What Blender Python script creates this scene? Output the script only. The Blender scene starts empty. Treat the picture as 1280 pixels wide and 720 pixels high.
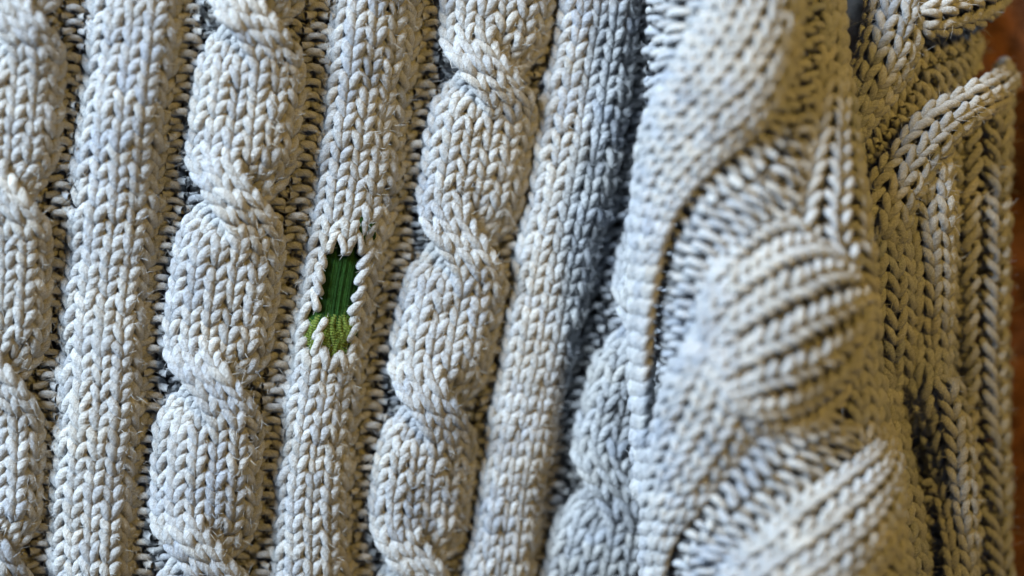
import bpy, math, random
import numpy as np

rng = np.random.default_rng(7)
random.seed(7)
sc = bpy.context.scene
col = sc.collection

# ------------------------------------------------------------------ camera
D = 0.35            # camera height above the sweater, metres
K = 0.0002          # metres per photo pixel on the sweater's plane
cam = bpy.data.cameras.new('camera')
cam.sensor_width = 36.0
cam.lens = 36.0 * D / (1280 * K)
cam.clip_start = 0.01
cam.clip_end = 10
cam.dof.use_dof = True
cam.dof.focus_distance = D - 0.003
cam.dof.aperture_fstop = 2.7
co = bpy.data.objects.new('camera', cam)
co.location = (0, 0, D)
col.objects.link(co)
sc.camera = co

# ------------------------------------------------------------------ light
w = bpy.data.worlds.new('World'); sc.world = w; w.use_nodes = True
bg = w.node_tree.nodes['Background']
bg.inputs[0].default_value = (0.62, 0.76, 1.0, 1); bg.inputs[1].default_value = 0.075

def area(name, loc, target, size, power, color):
    l = bpy.data.lights.new(name, 'AREA'); l.shape = 'DISK'; l.size = size
    l.energy = power; l.color = color
    o = bpy.data.objects.new(name, l); col.objects.link(o)
    o.location = loc
    d = np.array(target) - np.array(loc)
    from mathutils import Vector
    o.rotation_euler = Vector(d).to_track_quat('-Z', 'Y').to_euler()
    return o
area('window_light', (-0.72, 0.58, 0.60), (0.03, 0, 0.01), 0.50, 48.0, (0.71, 0.855, 1.0))
area('warm_lamp', (0.22, 0.19, 0.42), (0.07, 0, 0), 0.09, 1.45, (1.0, 0.62, 0.11))

vs = sc.view_settings
vs.view_transform = 'Standard'; vs.look = 'None'; vs.exposure = 0.03; vs.gamma = 1.0

# ------------------------------------------------------------------ materials
def nt(name):
    m = bpy.data.materials.new(name); m.use_nodes = True
    t = m.node_tree
    return m, t, t.nodes, t.links, t.nodes['Principled BSDF']

def yarn_material(name, stops, twist=True, sheen=0.25):
    """plied soft yarn: mottled dye, twisted ply relief"""
    m, t, N, L, p = nt(name)
    at = N.new('ShaderNodeAttribute'); at.attribute_name = 'tint'
    sep = N.new('ShaderNodeSeparateColor'); L.new(at.outputs['Color'], sep.inputs[0])
    tc = N.new('ShaderNodeTexCoord')
    nz = N.new('ShaderNodeTexNoise'); nz.inputs['Scale'].default_value = 420; nz.inputs['Detail'].default_value = 3
    L.new(tc.outputs['Object'], nz.inputs['Vector'])
    add = N.new('ShaderNodeMath'); add.operation = 'MULTIPLY_ADD'
    L.new(nz.outputs['Fac'], add.inputs[0]); add.inputs[1].default_value = 0.55
    sb = N.new('ShaderNodeMath'); sb.operation = 'ADD'; sb.inputs[1].default_value = -0.275
    L.new(sep.outputs[0], sb.inputs[0]); L.new(sb.outputs[0], add.inputs[2])
    cr = N.new('ShaderNodeValToRGB')
    e = cr.color_ramp.elements
    e[0].position, e[0].color = stops[0][0], (*stops[0][1], 1)
    e[1].position, e[1].color = stops[-1][0], (*stops[-1][1], 1)
    for ps, c in stops[1:-1]:
        el = e.new(ps); el.color = (*c, 1)
    L.new(add.outputs[0], cr.inputs[0])
    # value scatter stitch by stitch and fibre grain
    fz = N.new('ShaderNodeTexNoise'); fz.inputs['Scale'].default_value = 2600; fz.inputs['Detail'].default_value = 2
    L.new(tc.outputs['Object'], fz.inputs['Vector'])
    mr = N.new('ShaderNodeMapRange'); mr.inputs[1].default_value = 0.3; mr.inputs[2].default_value = 0.7
    mr.inputs[3].default_value = 0.74; mr.inputs[4].default_value = 1.22
    L.new(fz.outputs['Fac'], mr.inputs[0])
    mr2 = N.new('ShaderNodeMapRange'); mr2.inputs[3].default_value = 0.86; mr2.inputs[4].default_value = 1.14
    L.new(sep.outputs[1], mr2.inputs[0])
    mu = N.new('ShaderNodeMath'); mu.operation = 'MULTIPLY'
    L.new(mr.outputs[0], mu.inputs[0]); L.new(mr2.outputs[0], mu.inputs[1])
    mx = N.new('ShaderNodeVectorMath'); mx.operation = 'SCALE'
    L.new(cr.outputs[0], mx.inputs[0]); L.new(mu.outputs[0], mx.inputs['Scale'])
    L.new(mx.outputs[0], p.inputs['Base Color'])
    p.inputs['Roughness'].default_value = 0.95
    p.inputs['Specular IOR Level'].default_value = 0.12
    p.inputs['Sheen Weight'].default_value = sheen
    p.inputs['Sheen Roughness'].default_value = 0.6
    # twisted ply relief from the yarn's own coordinates
    uv = N.new('ShaderNodeUVMap'); uv.uv_map = 'yarn'
    su = N.new('ShaderNodeSeparateXYZ'); L.new(uv.outputs[0], su.inputs[0])
    a = N.new('ShaderNodeMath'); a.operation = 'MULTIPLY_ADD'
    L.new(su.outputs[1], a.inputs[0]); a.inputs[1].default_value = 3.2
    b = N.new('ShaderNodeMath'); b.operation = 'MULTIPLY'; b.inputs[1].default_value = 3.0
    L.new(su.outputs[0], b.inputs[0]); L.new(b.outputs[0], a.inputs[2])
    f = N.new('ShaderNodeMath'); f.operation = 'MULTIPLY'; f.inputs[1].default_value = math.pi
    L.new(a.outputs[0], f.inputs[0])
    s = N.new('ShaderNodeMath'); s.operation = 'SINE'; L.new(f.outputs[0], s.inputs[0])
    ab = N.new('ShaderNodeMath'); ab.operation = 'ABSOLUTE'; L.new(s.outputs[0], ab.inputs[0])
    # fine fibres running along the twist
    cv = N.new('ShaderNodeCombineXYZ')
    c1 = N.new('ShaderNodeMath'); c1.operation = 'MULTIPLY'; c1.inputs[1].default_value = 16.0
    L.new(a.outputs[0], c1.inputs[0]); L.new(c1.outputs[0], cv.inputs[0])
    c2 = N.new('ShaderNodeMath'); c2.operation = 'MULTIPLY'; c2.inputs[1].default_value = 3.0
    L.new(su.outputs[1], c2.inputs[0]); L.new(c2.outputs[0], cv.inputs[1]); L.new(sep.outputs[2], cv.inputs[2])
    fn = N.new('ShaderNodeTexNoise'); fn.inputs['Scale'].default_value = 1.0; fn.inputs['Detail'].default_value = 2
    L.new(cv.outputs[0], fn.inputs['Vector'])
    h = N.new('ShaderNodeMath'); h.operation = 'MULTIPLY_ADD'; h.inputs[1].default_value = 0.45 if twist else 0.0
    L.new(ab.outputs[0], h.inputs[0])
    fu = N.new('ShaderNodeMath'); fu.operation = 'ADD'
    L.new(fn.outputs['Fac'], fu.inputs[0]); L.new(fz.outputs['Fac'], fu.inputs[1]); L.new(fu.outputs[0], h.inputs[2])
    st = N.new('ShaderNodeMapRange'); st.inputs[1].default_value = 0.32; st.inputs[2].default_value = 0.68
    st.inputs[3].default_value = 0.78; st.inputs[4].default_value = 1.18
    L.new(fn.outputs['Fac'], st.inputs[0])
    m3 = N.new('ShaderNodeMath'); m3.operation = 'MULTIPLY'
    L.new(mu.outputs[0], m3.inputs[0]); L.new(st.outputs[0], m3.inputs[1]); L.new(m3.outputs[0], mx.inputs['Scale'])
    bp = N.new('ShaderNodeBump'); bp.inputs['Strength'].default_value = 0.8; bp.inputs['Distance'].default_value = 0.0005
    L.new(h.outputs[0], bp.inputs['Height']); L.new(bp.outputs[0], p.inputs['Normal'])
    return m

M_YARN = yarn_material('melange_yarn', [(0.0, (0.255, 0.285, 0.335)), (0.35, (0.33, 0.345, 0.365)),
                                        (0.6, (0.355, 0.365, 0.37)), (1.0, (0.40, 0.395, 0.375))])
M_GREEN = yarn_material('dark_green_thread', [(0.0, (0.007, 0.032, 0.006)), (1.0, (0.024, 0.076, 0.013))], False, 0.0)
M_LIME = yarn_material('light_green_yarn', [(0.0, (0.045, 0.095, 0.012)), (1.0, (0.17, 0.22, 0.035))], True, 0.05)

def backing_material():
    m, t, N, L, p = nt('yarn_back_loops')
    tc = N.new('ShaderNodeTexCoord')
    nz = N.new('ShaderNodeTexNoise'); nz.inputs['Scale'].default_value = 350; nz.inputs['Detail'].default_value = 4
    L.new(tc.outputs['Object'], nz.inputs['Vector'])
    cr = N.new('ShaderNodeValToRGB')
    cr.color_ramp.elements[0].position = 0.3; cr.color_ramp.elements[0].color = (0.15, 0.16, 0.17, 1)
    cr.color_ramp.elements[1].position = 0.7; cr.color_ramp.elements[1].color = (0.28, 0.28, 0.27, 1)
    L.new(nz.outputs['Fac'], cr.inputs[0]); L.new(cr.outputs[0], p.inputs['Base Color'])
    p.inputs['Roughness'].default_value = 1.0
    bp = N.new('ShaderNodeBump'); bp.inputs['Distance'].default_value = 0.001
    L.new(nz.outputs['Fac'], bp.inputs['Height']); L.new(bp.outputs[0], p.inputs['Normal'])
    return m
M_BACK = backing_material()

def brown_material():
    m, t, N, L, p = nt('brown_pile')
    tc = N.new('ShaderNodeTexCoord')
    nz = N.new('ShaderNodeTexNoise'); nz.inputs['Scale'].default_value = 160; nz.inputs['Detail'].default_value = 5
    L.new(tc.outputs['Object'], nz.inputs['Vector'])
    cr = N.new('ShaderNodeValToRGB')
    cr.color_ramp.elements[0].position = 0.3; cr.color_ramp.elements[0].color = (0.035, 0.010, 0.004, 1)
    cr.color_ramp.elements[1].position = 0.72; cr.color_ramp.elements[1].color = (0.22, 0.085, 0.032, 1)
    L.new(nz.outputs['Fac'], cr.inputs[0]); L.new(cr.outputs[0], p.inputs['Base Color'])
    p.inputs['Roughness'].default_value = 1.0
    p.inputs['Sheen Weight'].default_value = 0.4
    p.inputs['Sheen Tint'].default_value = (1.0, 0.6, 0.35, 1)
    bp = N.new('ShaderNodeBump'); bp.inputs['Distance'].default_value = 0.002
    L.new(nz.outputs['Fac'], bp.inputs['Height']); L.new(bp.outputs[0], p.inputs['Normal'])
    return m
M_BROWN = brown_material()

# ------------------------------------------------------------------ helpers
W = 25 * K                       # width of one stitch, 5 mm

def world(px, py, z):
    f = K * (D - z) / D
    return np.stack([(px - 640) * f, (360 - py) * f, z + 0 * px], -1)

def catmull(P, n):
    P = np.asarray(P, float)
    Q = np.vstack([2 * P[0] - P[1], P, 2 * P[-1] - P[-2]])
    t = np.linspace(0, len(P) - 1, n); i = np.minimum(t.astype(int), len(P) - 2); f = (t - i)[:, None]
    a, b, c, d = Q[i], Q[i + 1], Q[i + 2], Q[i + 3]
    return 0.5 * (2 * b + (c - a) * f + (2 * a - 5 * b + 4 * c - d) * f ** 2 + (3 * b - a - 3 * c + d) * f ** 3)

HALF = np.array([(-0.50, -0.15, -0.30), (-0.26, -0.30, -0.22), (-0.10, -0.08, 0.05), (-0.23, 0.45, 0.19),
                 (-0.40, 0.92, 0.09), (-0.34, 1.22, -0.18), (0.0, 1.32, -0.30)])
FULL = np.vstack([HALF, (HALF * [-1, 1, 1])[-2::-1]])
NSEG = 23
KNIT = catmull(FULL, NSEG)
PH = np.array([(-0.50, -0.28, -0.32), (-0.27, -0.24, -0.20), (-0.12, 0.02, 0.06), (-0.21, 0.50, 0.22),
               (-0.34, 0.95, 0.09), (-0.26, 1.24, -0.20), (0.0, 1.36, -0.32)])
PURL = catmull(np.vstack([PH, (PH * [-1, 1, 1])[-2::-1]]), NSEG) * [1, 1, -1.0]
LEG_L = catmull(HALF[1:6], 12)
LEG_R = LEG_L * [-1, 1, 1]
SIDES = 10

class MB:
    """collects yarn tubes and loose fibres for ONE mesh"""
    def __init__(s): s.v = []; s.f = []; s.uv = []; s.c = []; s.n = 0
    def add(s, v, f, uv, c):
        s.v.append(v); s.f.append(f + s.n); s.uv.append(uv); s.c.append(c); s.n += len(v)
    def tubes(s, P, Nrm, R, tint, fibres=10, flen=0.0016, L0=1.0):
        """P (m,n,3) centre lines, Nrm (m,n,3) up, R (m,n) radius, tint (m,3)"""
        m, n, _ = P.shape
        T = np.gradient(P, axis=1); T /= np.linalg.norm(T, axis=-1, keepdims=True) + 1e-12
        S = np.cross(T, Nrm); S /= np.linalg.norm(S, axis=-1, keepdims=True) + 1e-12
        U = np.cross(S, T)
        a = np.arange(SIDES) / SIDES * 2 * math.pi
        off = S[:, :, None] * np.cos(a)[None, None, :, None] + U[:, :, None] * np.sin(a)[None, None, :, None]
        dl = np.concatenate([np.zeros((m, 1)), np.cumsum(np.linalg.norm(np.diff(P, axis=1), axis=-1), 1)], 1) / W * L0
        lobe = 1 + 0.055 * np.cos(3 * a[None, None] + 9.6 * dl[:, :, None] + rng.random((m, 1, 1)) * 6) + rng.normal(0, .03, (m, n, SIDES))
        V = P[:, :, None] + off * (R[:, :, None] * lobe)[..., None]
        idx = np.arange(m * n * SIDES).reshape(m, n, SIDES)
        nx = np.roll(idx, -1, axis=2)
        F = np.stack([idx[:, :-1], nx[:, :-1], nx[:, 1:], idx[:, 1:]], -1).reshape(-1, 4)
        seg = np.linalg.norm(np.diff(P, axis=1), axis=-1)
        ln = np.concatenate([np.zeros((m, 1)), np.cumsum(seg, 1)], 1) / W * L0
        ln = ln + rng.random((m, 1))
        k = np.arange(SIDES) / SIDES
        u0 = np.broadcast_to(k, (m, n - 1, SIDES)); u1 = u0 + 1 / SIDES
        v0 = np.broadcast_to(ln[:, :-1, None], (m, n - 1, SIDES)); v1 = np.broadcast_to(ln[:, 1:, None], (m, n - 1, SIDES))
        UV = np.stack([np.stack([u0, v0], -1), np.stack([u1, v0], -1), np.stack([u1, v1], -1), np.stack([u0, v1], -1)], -2)
        C = np.broadcast_to(tint[:, None, None, :], (m, n, SIDES, 3)).reshape(-1, 3)
        s.add(V.reshape(-1, 3), F, UV.reshape(-1, 2), C)
        if fibres:
            q = m * fibres
            mi = np.repeat(np.arange(m), fibres); ni = rng.integers(1, n - 1, q)
            ph = rng.uniform(0.0, math.pi, q)
            o = S[mi, ni] * np.cos(ph)[:, None] + U[mi, ni] * np.sin(ph)[:, None]
            p0 = P[mi, ni] + o * (R[mi, ni] * 0.95)[:, None]
            tw = T[mi, ni] * rng.choice([-1, 1], q)[:, None]
            d = o * rng.uniform(0.05, 0.85, q)[:, None] ** 1.4 + tw * rng.uniform(0.2, 1.0, q)[:, None] + rng.normal(0, .3, (q, 3))
            d /= np.linalg.norm(d, axis=1, keepdims=True)
            l = (flen * rng.uniform(0.35, 1.3, q))[:, None]
            bend = rng.normal(0, .5, (q, 3))
            p1 = p0 + d * l * .5 + bend * l * .12
            p2 = p0 + d * l + bend * l * .45
            wd = np.cross(d, np.array([0.1, 0.2, 1.0])); wd /= np.linalg.norm(wd, axis=1, keepdims=True) + 1e-9
            wd *= 0.000050
            V = np.stack([p0 - wd, p0 + wd, p1 - wd * .8, p1 + wd * .8, p2 - wd * .3, p2 + wd * .3], 1).reshape(-1, 3)
            b = np.arange(q)[:, None] * 6
            F = np.concatenate([b + [0, 1, 3, 2], b + [2, 3, 5, 4]], 0)
            s.add(V, F, np.tile(np.array([[0.25, 0.1]]), (len(F) * 4, 1)), np.repeat(tint[mi], 6, 0))
    def build(s, name, mat, parent):
        v = np.concatenate(s.v).astype(np.float32); f = np.concatenate(s.f).astype(np.int32)
        uv = np.concatenate(s.uv).astype(np.float32); c = np.concatenate(s.c)
        me = bpy.data.meshes.new(name)
        me.vertices.add(len(v)); me.vertices.foreach_set('co', v.ravel())
        me.loops.add(f.size); me.loops.foreach_set('vertex_index', f.ravel())
        me.polygons.add(len(f)); me.polygons.foreach_set('loop_start', np.arange(len(f), dtype=np.int32) * 4)
        me.polygons.foreach_set('use_smooth', np.ones(len(f), bool))
        l = me.uv_layers.new(name='yarn'); l.data.foreach_set('uv', uv.ravel())
        a = me.color_attributes.new('tint', 'FLOAT_COLOR', 'POINT')
        a.data.foreach_set('color', np.concatenate([c, np.ones((len(c), 1))], 1).astype(np.float32).ravel())
        me.update(calc_edges=True)
        me.materials.append(mat)
        o = bpy.data.objects.new(name, me); col.objects.link(o); o.parent = parent
        return o

def grid_mesh(name, P, mat, parent):
    n, m, _ = P.shape
    i = np.arange(n * m).reshape(n, m)
    f = np.stack([i[:-1, :-1], i[:-1, 1:], i[1:, 1:], i[1:, :-1]], -1).reshape(-1, 4)
    me = bpy.data.meshes.new(name)
    me.from_pydata(P.reshape(-1, 3).tolist(), [], f.tolist())
    me.polygons.foreach_set('use_smooth', np.ones(len(f), bool))
    me.materials.append(mat)
    o = bpy.data.objects.new(name, me); col.objects.link(o); o.parent = parent
    return o

def frame(F, s, r):
    e = 0.02
    P = F(s, r)
    du = F(s + e, r) - F(s - e, r); dv = F(s, r + e) - F(s, r - e)
    n = np.cross(du, dv); n /= np.linalg.norm(n, axis=-1, keepdims=True) + 1e-15
    return P, n

def dye(px, py):
    """slow drift of the space-dyed yarn over the cloth"""
    return 0.5 + 0.13 * np.sin(px * 0.021 + py * 0.004 + 1) + 0.11 * np.sin(py * 0.047 + px * 0.006) + 0.10 * np.sin(px * 0.05 - py * 0.017)

def wale(name, F, s0, r0, r1, kind, parent, radius=0.228, keep=None, fibres=44, jit=1.5, zl=1.0, flen=0.0021):
    """one column of stitches; keep(row centre px, py) -> 'full' / 'L' / 'R' / None"""
    rows = np.arange(math.floor(r0), math.ceil(r1) + 1).astype(float)
    mb = MB()
    groups = {}
    if keep is None:
        groups['full'] = rows
    else:
        for r in rows:
            groups.setdefault(keep(r), []).append(r)
    if 'V' in groups:
        for g in 'LR': groups[g] = groups.get(g, []) + groups['V']
    for g, rr in groups.items():
        if g in (None, 'V'): continue
        rr = np.array(rr)
        t = {'full': KNIT if kind == 'knit' else PURL, 'L': LEG_L, 'R': LEG_R}[g]
        m, n = len(rr), len(t)
        sw = 1 + rng.normal(0, .05 * jit, (m, 1)); hh = 1 + rng.normal(0, .045 * jit, (m, 1))
        skew = rng.normal(0, .045 * jit, (m, 1))
        a = t[None, :, 0] * sw + skew * (t[None, :, 1] - .5)
        b = t[None, :, 1] * hh + rng.normal(0, .05 * jit, (m, 1))
        if kind == 'knit':   # the two legs of a stitch never sit quite level
            b = b + np.sign(t[None, :, 0]) * rng.normal(0, .05 * jit, (m, 1)) * np.abs(t[None, :, 0]) * 3
        c = t[None, :, 2] * zl * (1 + rng.normal(0, .08 * jit, (m, 1))) + rng.normal(0, .03 * jit, (m, 1))
        P, N = frame(F, s0 + a, rr[:, None] + b)
        P = P + N * (c * W)[..., None]
        x = P[..., 0].mean(1) / K; y = P[..., 1].mean(1) / K
        tint = np.stack([np.clip(dye(x, y) + rng.normal(0, .14, m), 0, 1), rng.random(m), rng.random(m) * 9], -1)
        tt = np.linspace(0, 1, n)
        R = radius * W * (1 + 0.10 * np.sin(tt * 2 * math.pi * 2 - math.pi / 2)[None]) * (1 + rng.normal(0, .06 * jit, (m, 1)))
        if g in ('L', 'R'):
            R = R * np.clip(np.minimum(tt, 1 - tt) * 8, .25, 1)[None]
        mb.tubes(P, N, R, tint, fibres=fibres if g == 'full' else 9, flen=flen if g == 'full' else .0012)
    return mb.build(name, M_YARN, parent)

def interp(tab):
    ys, xs = zip(*tab)
    ys = np.array(ys, float); xs = np.array(xs, float)
    c = np.polyfit(ys, xs, min(3, len(ys) - 1))
    return lambda y: np.polyval(c, y)

# ------------------------------------------------------------------ setting
def make_ground():
    n = 90
    xs = np.linspace(-0.30, 0.30, n); ys = np.linspace(-0.22, 0.22, n)
    X, Y = np.meshgrid(xs, ys)
    Z = -0.046 + 0.0025 * np.sin(X * 70 + 1) * np.cos(Y * 55) + rng.normal(0, .0006, X.shape)
    # a crease in the brown pile, beside the sweater's right edge
    Z -= 0.034 * np.exp(-((X - 0.143) / 0.012) ** 2 - ((Y - 0.026) / 0.013) ** 2)
    Z -= 0.012 * np.exp(-((X - 0.140) / 0.008) ** 2 - ((Y + 0.012) / 0.008) ** 2)
    o = grid_mesh('brown_fabric_surface', np.stack([X, Y, Z], -1), M_BROWN, None)
    o['kind'] = 'structure'
    # the pile standing up from it
    q = 26000
    px = rng.uniform(0.085, 0.20, q); py = rng.uniform(-0.10, 0.10, q)
    pz = -0.046 + 0.0025 * np.sin(px * 70 + 1) * np.cos(py * 55) \
        - 0.034 * np.exp(-((px - 0.143) / 0.012) ** 2 - ((py - 0.026) / 0.013) ** 2) \
        - 0.012 * np.exp(-((px - 0.140) / 0.008) ** 2 - ((py + 0.012) / 0.008) ** 2)
    p0 = np.stack([px, py, pz], -1)
    d = rng.normal(0, .45, (q, 3)); d[:, 2] = 1; l = rng.uniform(.0012, .0032, q)[:, None]
    wd = rng.normal(0, 1, (q, 3)); wd[:, 2] = 0; wd /= np.linalg.norm(wd, axis=1, keepdims=True); wd *= .00014
    V = np.stack([p0 - wd, p0 + wd, p0 + d * l + wd * .3, p0 + d * l - wd * .3], 1).reshape(-1, 3)
    me = bpy.data.meshes.new('pile')
    me.from_pydata(V.tolist(), [], np.arange(q * 4).reshape(-1, 4).tolist())
    me.materials.append(M_BROWN)
    p = bpy.data.objects.new('pile', me); col.objects.link(p); p.parent = o; p['kind'] = 'stuff'
make_ground()

# ------------------------------------------------------------------ the sweater
sweater = bpy.data.objects.new('cable_knit_sweater', None)
col.objects.link(sweater)
sweater['label'] = 'grey blue cable knit sweater with a green darned hole, lying in folds'
sweater['category'] = 'sweater'

PITCH = 18.4
def row_y(r): return 735 - r * PITCH
NROW = 43

def lean(px):
    """the body lies tilted, its left side nearer to the lens"""
    d = 430 - px
    return np.where(d > 0, 0.0095 * (1 - np.exp(-np.maximum(d, 0) / 190)), 0.0150 * np.tanh(np.minimum(d, 0) / 300))

def base_z(px, py):
    return 0.0016 * np.sin(px * 0.006 + 0.5) + 0.0010 * np.sin(py * 0.011 + px * 0.004) + 0.0005 * np.sin(px * .03 + py * .021)

def rib_surface(xl, xr, n, tmax, z0=0.0):
    def F(s, r):
        y = row_y(r)
        l, rr = xl(y), xr(y)
        xc = (l + rr) / 2; hw = (rr - l) / 2
        u = s / (n / 2)
        x = xc + hw * (u - .13 * u ** 3) / .87
        wob = 1.2 * np.sin(r * .45 + xc * .02)
        yy = y + (x - xc) * 0.05
        # flat top, rounded shoulders dropping into the channels
        z = z0 - tmax * (0.22 * u ** 2 + 0.78 * np.abs(u) ** 3.4) + base_z(x, yy) + lean(x) + 0.0075 * (360 - yy) / 360
        return world(x + wob, yy, z)
    return F

def channel_surface(xl, xr, n, z0):
    def F(s, r):
        y = row_y(r)
        l, rr = xl(y), xr(y)
        x = (l + rr) / 2 + (rr - l) * s / n
        yy = y + (x - (l + rr) / 2) * 0.05
        return world(x, yy, z0 + base_z(x, yy) + lean(x) + 0.0075 * (360 - yy) / 360 + 0 * s)
    return F

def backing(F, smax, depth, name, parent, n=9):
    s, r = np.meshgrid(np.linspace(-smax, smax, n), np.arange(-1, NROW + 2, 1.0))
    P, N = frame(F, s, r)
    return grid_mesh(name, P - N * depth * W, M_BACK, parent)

RIBS = [([(0, 112), (240, 90), (480, 71), (720, 62)], [(0, 230), (240, 205), (480, 184), (720, 168)]),
        ([(0, 413), (240, 388), (480, 358), (720, 336)], [(0, 528), (240, 498), (480, 455), (720, 443)]),
        ([(0, 700), (240, 659), (480, 620), (720, 580)], [(0, 800), (240, 768), (480, 710), (720, 667)])]
RIBF = []
def hole_keep(idx):
    def k(r):
        y = row_y(r + .4)
        if idx == 1:
            if 292 < y <= 308: return 'V'
            if 308 < y < 396: return 'L'
            if 396 <= y < 404: return None
            if 404 <= y < 438: return 'R'
        if idx == 2:
            if 292 < y <= 308: return 'V'
            if 308 < y < 440: return None
        if idx == 3:
            if 300 < y <= 318: return 'V'
            if 318 < y < 434: return 'R'
        return 'full'
    return k

for k, (tl, tr) in enumerate(RIBS):
    fl, fr = interp(tl), interp(tr)
    F = rib_surface(lambda y, f=fl: f(y) + 5, lambda y, f=fr: f(y) - 6, 5, 0.0040 if k == 2 else 0.0072, 0.0)
    RIBF.append(F)
    if k == 1:   # the mended rib is open at the hole: its backing lies deeper
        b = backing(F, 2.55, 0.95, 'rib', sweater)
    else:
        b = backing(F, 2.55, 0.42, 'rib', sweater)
    for i in range(5):
        wale('stitch_column', F, i - 2.0, -1, NROW, 'knit', b, keep=hole_keep(i) if k == 1 and i in (1, 2, 3) else None)

CABLES = [([(0, -48), (240, -64), (480, -74), (720, -80)], [(0, 86), (240, 68), (480, 56), (720, 47)], [20, 246, 475, 690]),
          ([(0, 256), (240, 230), (480, 201), (720, 188)], [(0, 384), (240, 362), (480, 334), (720, 320)], [32, 250, 483, 698]),
          ([(0, 552), (240, 524), (480, 484), (720, 460)], [(0, 690), (240, 654), (480, 608), (720, 578)], [92, 306, 508, 704]),
          ([(0, 855), (240, 795), (480, 735), (720, 678)], [(0, 985), (240, 925), (480, 865), (720, 812)], [-10, 200, 408, 608])]
def cable_surface(tl, tr, cross, strand, H=0.0050, T=5.8):
    xl, xr = interp(tl), interp(tr)
    rk = sorted((735 - y) / PITCH for y in cross)
    def F(s, r):
        y = row_y(r)
        l, rr = xl(y), xr(y); xc = (l + rr) / 2; hw = (rr - l) / 2 * 0.975
        p = np.full_like(r, -1.0 if strand == 0 else 1.0) + 0 * s
        lift = 0 * p; con = 1 + 0 * p
        for i, c in enumerate(rk):
            f = np.clip((r - c) / T + .5, 0, 1); f = f * f * (3 - 2 * f)
            start = (-1 if strand == 0 else 1) * (1 if i % 2 == 0 else -1)
            p = p + (-2 * start) * f
            bump = np.sin(math.pi * np.clip((r - c) / (T * 1.15) + .5, 0, 1)) ** 1.3
            lift = lift + bump * (0.42 if start > 0 else -0.58)
            con = con - 0.06 * np.exp(-((r - c) / 3.0) ** 2)
        q = (p * 1.5 + s) * con
        u = q / 3
        x = xc + hw * (u - .13 * u ** 3) / .87
        yy = y + (x - xc) * 0.05
        bulge = 0.0007
        z = bulge + -H * (0.30 * u ** 2 + 0.70 * np.abs(u) ** 3.2) + lift * W + base_z(x, yy) + lean(x) + 0.0075 * (360 - yy) / 360
        # each strand is itself a little rounded
        z = z + 0.06 * W * (1 - (s / 1.5) ** 2)
        return world(x, yy, z)
    return F

for tl, tr, cr in CABLES:
    Fb = rib_surface(interp(tl), interp(tr), 6, 0.0066, -0.0012)
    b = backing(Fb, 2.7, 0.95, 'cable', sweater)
    for strand in (0, 1):
        F = cable_surface(tl, tr, cr, strand)
        for i in (-1, 0, 1):
            wale('stitch_column', F, float(i), -1, NROW, 'knit', b, radius=0.224)

def mid(t1, t2, d1, d2):
    a, b = interp(t1), interp(t2)
    c = lambda y: (a(y) + b(y)) / 2
    h = lambda y: np.maximum((b(y) - a(y)) / 2, 16)
    return (lambda y: c(y) - h(y) + d1), (lambda y: c(y) + h(y) + d2)
edges = [(CABLES[0][1], RIBS[0][0]), (RIBS[0][1], CABLES[1][0]), (CABLES[1][1], RIBS[1][0]), (RIBS[1][1], CABLES[2][0]),
         (CABLES[2][1], RIBS[2][0]), (RIBS[2][1], CABLES[3][0])]
for tl, tr in edges:
    xl, xr = mid(tl, tr, -1, 0)
    F = channel_surface(xl, xr, 1, -0.0068)
    b = backing(F, 2.3, 0.95, 'purl_channel', sweater)
    for i in (-1.0, 0.0, 1.0):
        wale('stitch_column', F, i, -1, NROW, 'purl', b, radius=0.20, zl=1.6)

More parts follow.
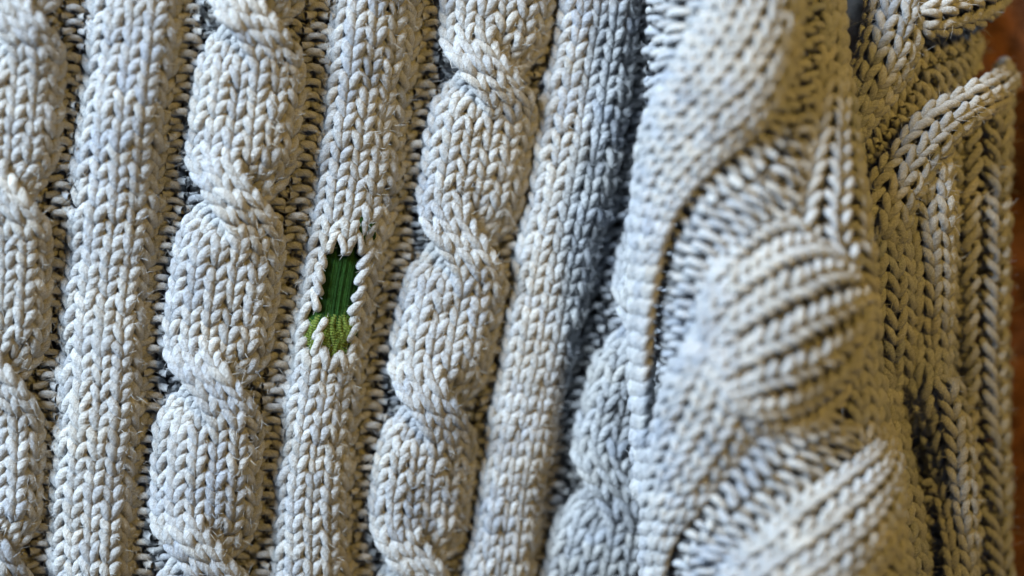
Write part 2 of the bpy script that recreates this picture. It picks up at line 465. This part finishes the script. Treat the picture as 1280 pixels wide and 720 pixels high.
# ------------------------------------------------------------------ green darning in the hole of the middle rib
def darn():
    Fr = RIBF[1]
    def G(sx, y):
        """point inside the hole; sx in wale units, y in photo rows; deep at the top, rising to the surface below"""
        r = (735 - y) / PITCH
        P, N = frame(Fr, sx, r)
        dep = np.interp(y, [285, 305, 350, 390, 404, 448], [0.26, 0.30, 0.28, 0.20, 0.02, -0.02])
        return P - N * (dep * W)[..., None], N
    mb = MB()
    n = 60
    nw = 25
    sx = np.linspace(-1.8, 1.7, nw)[:, None] + rng.normal(0, .012, (nw, 1))
    ys = np.linspace(288, 436, n)[None]
    P, N = G(sx + 0 * ys, ys + 0 * sx)
    wv = np.sin(np.arange(n)[None] * math.pi / 1.0 + np.arange(nw)[:, None] * math.pi) * 0.03 * W
    P = P + N * wv[..., None]
    tint = np.stack([rng.random(nw), rng.random(nw), rng.random(nw)], -1)
    mb.tubes(P, N, np.full((nw, n), 0.085 * W) * (1 + rng.normal(0, .12, (nw, 1))), tint, fibres=34, flen=.0013, L0=4)
    nh = 44
    yy = np.linspace(288, 436, nh)[:, None]; ss = np.linspace(-1.8, 1.7, n)[None]
    P, N = G(ss + 0 * yy, yy + 0 * ss)
    P = P - N * (0.03 * W)
    mb.tubes(P, N, np.full((nh, n), 0.045 * W), np.stack([rng.random(nh), rng.random(nh), rng.random(nh)], -1), fibres=2, flen=.0006, L0=4)
    # a few dark green ends caught between the stitches above the hole
    for s0 in (0.62, 0.95, 1.3):
        yy = np.linspace(266, 300, 16)[None]; P, N = G(s0 + .1 * np.sin(yy * .2 + s0 * 9), yy)
        P = P + N * ((0.42 + .10 * np.sin(np.linspace(0, math.pi, 16))) * W)[None, :, None]
        mb.tubes(P, N, np.full((1, 16), .09 * W), np.array([[.5, .5, .5]]), fibres=6, flen=.0008, L0=3)
    patch = mb.build('darned_patch', M_GREEN, sweater)
    patch['label'] = 'dark green woven darning filling the hole'
    # light green yarn ends worked into the lower edge: cords wound with fine thread
    for j, (s0, ya, yb, dy) in enumerate([(-1.62, 400, 424, 0.5), (-1.30, 392, 430, 0.3), (-0.92, 388, 420, .1), (-0.62, 384, 438, -.3), (-0.28, 390, 444, .2),
                                          (0.05, 384, 430, .25), (0.36, 388, 440, -.2), (0.66, 383, 428, -.1), (0.98, 386, 424, .2), (-1.0, 410, 434, .4), (0.2, 400, 446, .3), (-0.45, 386, 436, .2), (-0.12, 384, 440, -.3), (0.5, 385, 436, .3),
                                          (0.82, 388, 430, -.3), (-0.78, 392, 436, .3), (-1.1, 390, 424, -.2)]):
        ya += 7; yb += 9 + 9 * (j % 3 == 0)
        mb = MB(); n = 26
        yy = np.linspace(ya, yb, n)[None]
        ss = s0 + .12 * np.sin((yy - ya) * .14 + j * 1.7) + dy * .2 * (yy - ya) / 40
        P, N = G(ss, yy)
        up = np.sin(np.linspace(0, math.pi, n)) * 0.16 * W - .06 * W
        P = P + N * up[None, :, None]
        mb.tubes(P, N, np.full((1, n), (0.085 + .025 * (j % 3)) * W) * (1 - .5 * np.linspace(-1, 1, n) ** 4), np.array([[.3, .4, .5]]), fibres=45, flen=.0017, L0=2)
        # winding rungs
        m = 120
        t = np.linspace(0.02, .98, m); ang = t * (yb - ya) / 3.2 * 2 * math.pi
        c = np.stack([np.interp(t, np.linspace(0, 1, n), P[0, :, k]) for k in range(3)], -1)
        nn = np.stack([np.interp(t, np.linspace(0, 1, n), N[0, :, k]) for k in range(3)], -1)
        T = np.gradient(c, axis=0); T /= np.linalg.norm(T, axis=1, keepdims=True)
        S = np.cross(T, nn); S /= np.linalg.norm(S, axis=1, keepdims=True)
        h = c + (S * np.cos(ang)[:, None] + nn * np.sin(ang)[:, None]) * (.088 + .025 * (j % 3)) * W
        mb.tubes(h[None], nn[None], np.full((1, m), .036 * W), np.array([[.85, .7, .5]]), fibres=20, flen=.001, L0=3)
        mb.build('wound_green_yarn', M_LIME, patch)
darn()

# ------------------------------------------------------------------ rolled pieces of the garment (sleeve, side)
class Roll:
    """a rounded fold of cloth: its outline along the picture's height, unrolled so that strands wrap round it"""
    def __init__(s, left, right, z0, hz, R0):
        s.l, s.r = [np.array(a, float) for a in (left, right)]
        s.z0, s.hz, s.R0 = z0, hz, R0
        s.slope = 0.0
        s.dents = []          # hollows and swells of the cloth: x, y, half sizes, slant, height
    def ax(s, y):
        def g(t):
            acc = 0
            for d, w_ in ((-50, .15), (-25, .2), (0, .3), (25, .2), (50, .15)):
                acc = acc + w_ * np.interp(y + d, t[:, 0], t[:, 1])
            return acc
        l, r = g(s.l), g(s.r)
        return (l + r) / 2, (r - l) / 2
    def unroll(s, p):
        c, R = s.ax(np.array(p[1], float))
        q = (p[0] - c) / R
        t = math.asin(max(-.95, min(.95, q)))
        t += (q - max(-.95, min(.95, q))) * 1.6        # past the outline: round the back
        return s.R0 * t, p[1]
    def P(s, U, y, lift=0.0):
        c, R = s.ax(y)
        th = U / s.R0
        x = c + R * np.sin(th); z = s.z0 + s.slope * (y - 360) / 360 + s.hz * np.cos(th) + base_z(x, y) * .5
        for dx, dy, sx, sy, sl_, hh in s.dents:
            u = (x - dx) - sl_ * (y - dy)
            z = z + hh * np.exp(-(u / sx) ** 2 - ((y - dy) / sy) ** 2)
        return world(x, y, z) + np.stack([np.sin(th), 0 * th, np.cos(th)], -1) * np.asarray(lift)[..., None]

def smooth_curve(pts, n=240):
    C = catmull(pts, n)
    L = np.concatenate([[0], np.cumsum(np.linalg.norm(np.diff(C, axis=0), axis=1))])
    return C, L

def strand(roll, name, parent, left, right, n, kind='knit', pitch=21.0, z0=0.0, tmax=50, radius=.20, flen=.0019, fibres=9, flat=.72):
    """a band of n stitch columns between two edges, rows running from one edge to the other"""
    A, _ = smooth_curve([roll.unroll(p) for p in left]); B, _ = smooth_curve([roll.unroll(p) for p in right])
    Cm = (A + B) / 2
    L = np.concatenate([[0], np.cumsum(np.linalg.norm(np.diff(Cm, axis=0), axis=1))])
    rows = L[-1] / pitch
    tm = math.radians(tmax)
    def F(s, r):
        d = r * pitch
        a = np.stack([np.interp(d, L, A[:, k]) for k in (0, 1)], -1); b = np.stack([np.interp(d, L, B[:, k]) for k in (0, 1)], -1)
        ex = np.where(d < 0, d, np.where(d > L[-1], d - L[-1], 0))[..., None]
        dirn = np.where(ex < 0, (Cm[8] - Cm[0]) / np.linalg.norm(Cm[8] - Cm[0]), (Cm[-1] - Cm[-9]) / np.linalg.norm(Cm[-1] - Cm[-9]))
        m = (a + b) / 2 + ex * dirn; h = (b - a) / 2
        th = s / (n / 2) * tm
        q = m + h * (np.sin(th) / math.sin(tm))[..., None]
        hw = np.linalg.norm(h, axis=-1)
        zz = z0 + (np.cos(th) - 1) * hw / math.sin(tm) * K * flat
        return roll.P(q[..., 0], q[..., 1], zz)
    mb = MB()
    t = KNIT if kind == 'knit' else PURL
    for i in range(n):
        rr = np.arange(0, math.ceil(rows)).astype(float)
        m, k = len(rr), len(t)
        a = t[None, :, 0] * (.86 if kind == 'knit' else 1) * (1 + rng.normal(0, .05, (m, 1))) + rng.normal(0, .03, (m, 1))
        b = t[None, :, 1] * (1 + rng.normal(0, .05, (m, 1))) + rng.normal(0, .05, (m, 1))
        c = t[None, :, 2] * 1.55 * (1 + rng.normal(0, .08, (m, 1))) + rng.normal(0, .03, (m, 1))
        P, N = frame(F, i - (n - 1) / 2 + a, rr[:, None] + b)
        P = P + N * (c * W)[..., None]
        x = P[..., 0].mean(1) / K; y = P[..., 1].mean(1) / K
        tint = np.stack([np.clip(dye(x, y) + rng.normal(0, .14, m), 0, 1), rng.random(m), rng.random(m) * 9], -1)
        tt = np.linspace(0, 1, k)
        R = radius * W * (1 + 0.10 * np.sin(tt * 2 * math.pi * 2 - math.pi / 2)[None]) * (1 + rng.normal(0, .06, (m, 1)))
        mb.tubes(P, N, R, tint, fibres=fibres, flen=flen)
    return mb.build(name, M_YARN, parent)

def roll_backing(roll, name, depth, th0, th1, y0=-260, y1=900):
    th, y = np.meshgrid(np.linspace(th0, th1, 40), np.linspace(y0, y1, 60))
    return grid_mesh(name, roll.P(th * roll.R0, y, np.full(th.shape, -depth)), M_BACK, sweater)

# sleeve in front: rolled over the body, nearer to the lens
SL = Roll([(-60, 797), (0, 797), (300, 803), (720, 820), (780, 823)],
          [(-60, 1040), (0, 1043), (100, 1052), (280, 1083), (500, 1092), (720, 1130), (780, 1140)], 0.013, 0.027, 140.0)
SL.slope = 0.001
sl = roll_backing(SL, 'sleeve', 0.0085, -1.75, 1.9)
sl['label'] = 'rolled sleeve nearest the lens, out of focus'
strand(SL, 'cable_strand', sl, [(772, 620), (774, 520), (776, 420), (782, 330), (790, 250), (803, 165), (828, 100), (862, 45), (888, -10), (905, -60)],
       [(806, 620), (808, 520), (813, 430), (824, 335), (842, 268), (875, 222), (930, 175), (975, 130), (998, 60), (1010, -50)], 6, z0=.0025, tmax=50)
strand(SL, 'purl_channel', sl, [(785, 520), (788, 440), (798, 370), (812, 300), (835, 240), (900, 185), (945, 155), (970, 130), (985, 80), (995, 10), (998, -50)],
       [(845, 520), (850, 440), (868, 385), (890, 340), (932, 292), (1000, 258), (1025, 215), (1040, 150), (1052, 95), (1054, 30), (1052, -50)],
       2, 'purl', z0=-.0048, tmax=12, pitch=21)
strand(SL, 'rib', sl, [(1108, 780), (1100, 640), (1088, 560), (1078, 480), (1052, 390), (1018, 310), (1012, 262), (1026, 190), (1037, 110), (1042, 30), (1042, -50)],
       [(1190, 780), (1180, 640), (1165, 560), (1150, 480), (1145, 390), (1135, 310), (1130, 262), (1115, 190), (1105, 110), (1095, 30), (1090, -50)], 5, z0=.0006, tmax=58)
strand(SL, 'cable_strand', sl, [(862, 450), (878, 362), (912, 302), (962, 266), (1000, 268), (1022, 300)],
       [(935, 515), (960, 545), (1010, 552), (1060, 532), (1085, 490), (1095, 440)], 7, z0=.0016, tmax=50, pitch=17.5)
strand(SL, 'cable_strand', sl, [(772, 790), (774, 700), (780, 620), (795, 550), (820, 490), (855, 440)],
       [(815, 790), (830, 692), (880, 614), (928, 560), (948, 505), (935, 450)], 6, z0=.0018, tmax=55)
strand(SL, 'purl_channel', sl, [(810, 800), (825, 700), (872, 622), (925, 562), (960, 535), (1010, 530)],
       [(890, 800), (900, 712), (950, 675), (1010, 625), (1060, 585), (1100, 545)], 2, 'purl', z0=-.0048, tmax=12, pitch=21)
strand(SL, 'cable_strand', sl, [(890, 800), (905, 718), (955, 672), (1015, 622), (1060, 590), (1100, 550), (1135, 500)],
       [(1030, 840), (1050, 780), (1090, 735), (1120, 690), (1140, 650), (1160, 605), (1185, 560)], 6, z0=.0025, tmax=58)
strand(SL, 'purl_channel', sl, [(755, 260), (762, 160), (775, 60), (790, -50)], [(800, 210), (822, 105), (865, 35), (890, -50)], 2, 'purl', z0=-.004, tmax=12)

# side of the body behind it, falling away to the right
SD = Roll([(-60, 1000), (780, 1010)], [(-60, 1240), (0, 1242), (80, 1252), (200, 1248), (400, 1244), (720, 1250), (780, 1250)], -0.026, 0.025, 130.0)
SD.slope = -0.003
SD.dents = [(1150, 560, 30, 120, .32, -.011), (1095, 330, 40, 110, 0, .004), (1200, 640, 28, 70, .1, .005), (1195, 260, 26, 60, .1, .004),
            (1110, 650, 30, 60, .1, .004), (1160, 420, 22, 40, .2, -.004), (1215, 480, 30, 60, 0, -.004)]
sd = roll_backing(SD, 'side_panel', 0.0085, -1.3, 1.75)
sd['label'] = 'shaded side of the garment in warm light'
strand(SD, 'cable_strand', sd, [(1045, 230), (1055, 170), (1068, 100), (1082, 40), (1088, 0), (1092, -50)],
       [(1062, 215), (1085, 160), (1115, 118), (1140, 75), (1150, 25), (1152, -50)], 4, z0=.0038, tmax=58, flat=1.15, flen=.0028, fibres=20)
strand(SD, 'cable_strand', sd, [(1140, -5), (1165, -20), (1200, -40), (1240, -60)], [(1148, 38), (1165, 44), (1210, 35), (1256, 10)], 3, z0=.0036, tmax=55, flat=1.15, flen=.0028, fibres=20)
strand(SD, 'purl_channel', sd, [(1055, 270), (1066, 195), (1098, 138), (1133, 97), (1155, 45), (1210, 30), (1275, -5), (1320, -30)],
       [(1085, 275), (1102, 226), (1127, 184), (1157, 145), (1197, 120), (1242, 98), (1285, 75), (1330, 50)], 2, 'purl', z0=-.0075, tmax=12, flen=.0028, fibres=20)
strand(SD, 'cable_strand', sd, [(1150, 540), (1150, 430), (1148, 340), (1138, 270), (1135, 215), (1160, 160)],
       [(1200, 540), (1202, 430), (1206, 340), (1208, 260), (1204, 190), (1210, 130)], 4, z0=-.0012, tmax=55, flat=1.15, flen=.0028, fibres=20)
strand(SD, 'cable_strand', sd, [(1078, 275), (1092, 228), (1120, 178), (1155, 138), (1205, 108), (1250, 86), (1264, 80)],
       [(1130, 305), (1138, 264), (1160, 220), (1190, 178), (1222, 146), (1256, 124), (1268, 118)], 3, z0=.0024, tmax=50, flat=1.15, flen=.0028, fibres=20)
strand(SD, 'cable_strand', sd, [(1050, 560), (1060, 450), (1070, 350), (1080, 265)], [(1140, 545), (1148, 450), (1146, 350), (1128, 270)], 4, z0=.0008, tmax=55, flat=1.15, flen=.0028, fibres=20)
strand(SD, 'purl_channel', sd, [(1192, 790), (1193, 500), (1193, 300), (1198, 150)], [(1224, 790), (1220, 500), (1218, 300), (1220, 140)], 2, 'purl', z0=-.0075, tmax=12, flen=.0028, fibres=20)
strand(SD, 'rib', sd, [(1214, 790), (1213, 500), (1211, 300), (1216, 130)], [(1310, 790), (1303, 500), (1300, 300), (1303, 120)], 4, z0=.0018, tmax=58, flat=1.15, flen=.0028, fibres=20)
strand(SD, 'purl_channel', sd, [(1160, 790), (1145, 650), (1120, 540), (1100, 460)], [(1205, 790), (1195, 650), (1175, 560), (1145, 470)], 3, 'purl', z0=-.0075, tmax=12, flen=.0028, fibres=20)
strand(SD, 'cable_strand', sd, [(1080, 800), (1085, 680), (1080, 580), (1075, 480)], [(1165, 800), (1158, 680), (1135, 570), (1112, 480)], 4, z0=.0018, tmax=55, flat=1.15, flen=.0028, fibres=20)
strand(SD, 'cable_strand', sd, [(1180, 790), (1182, 680), (1165, 570), (1145, 490)], [(1215, 790), (1214, 680), (1212, 570), (1205, 490)], 3, z0=.0018, tmax=55, flat=1.15, flen=.0028, fibres=20)
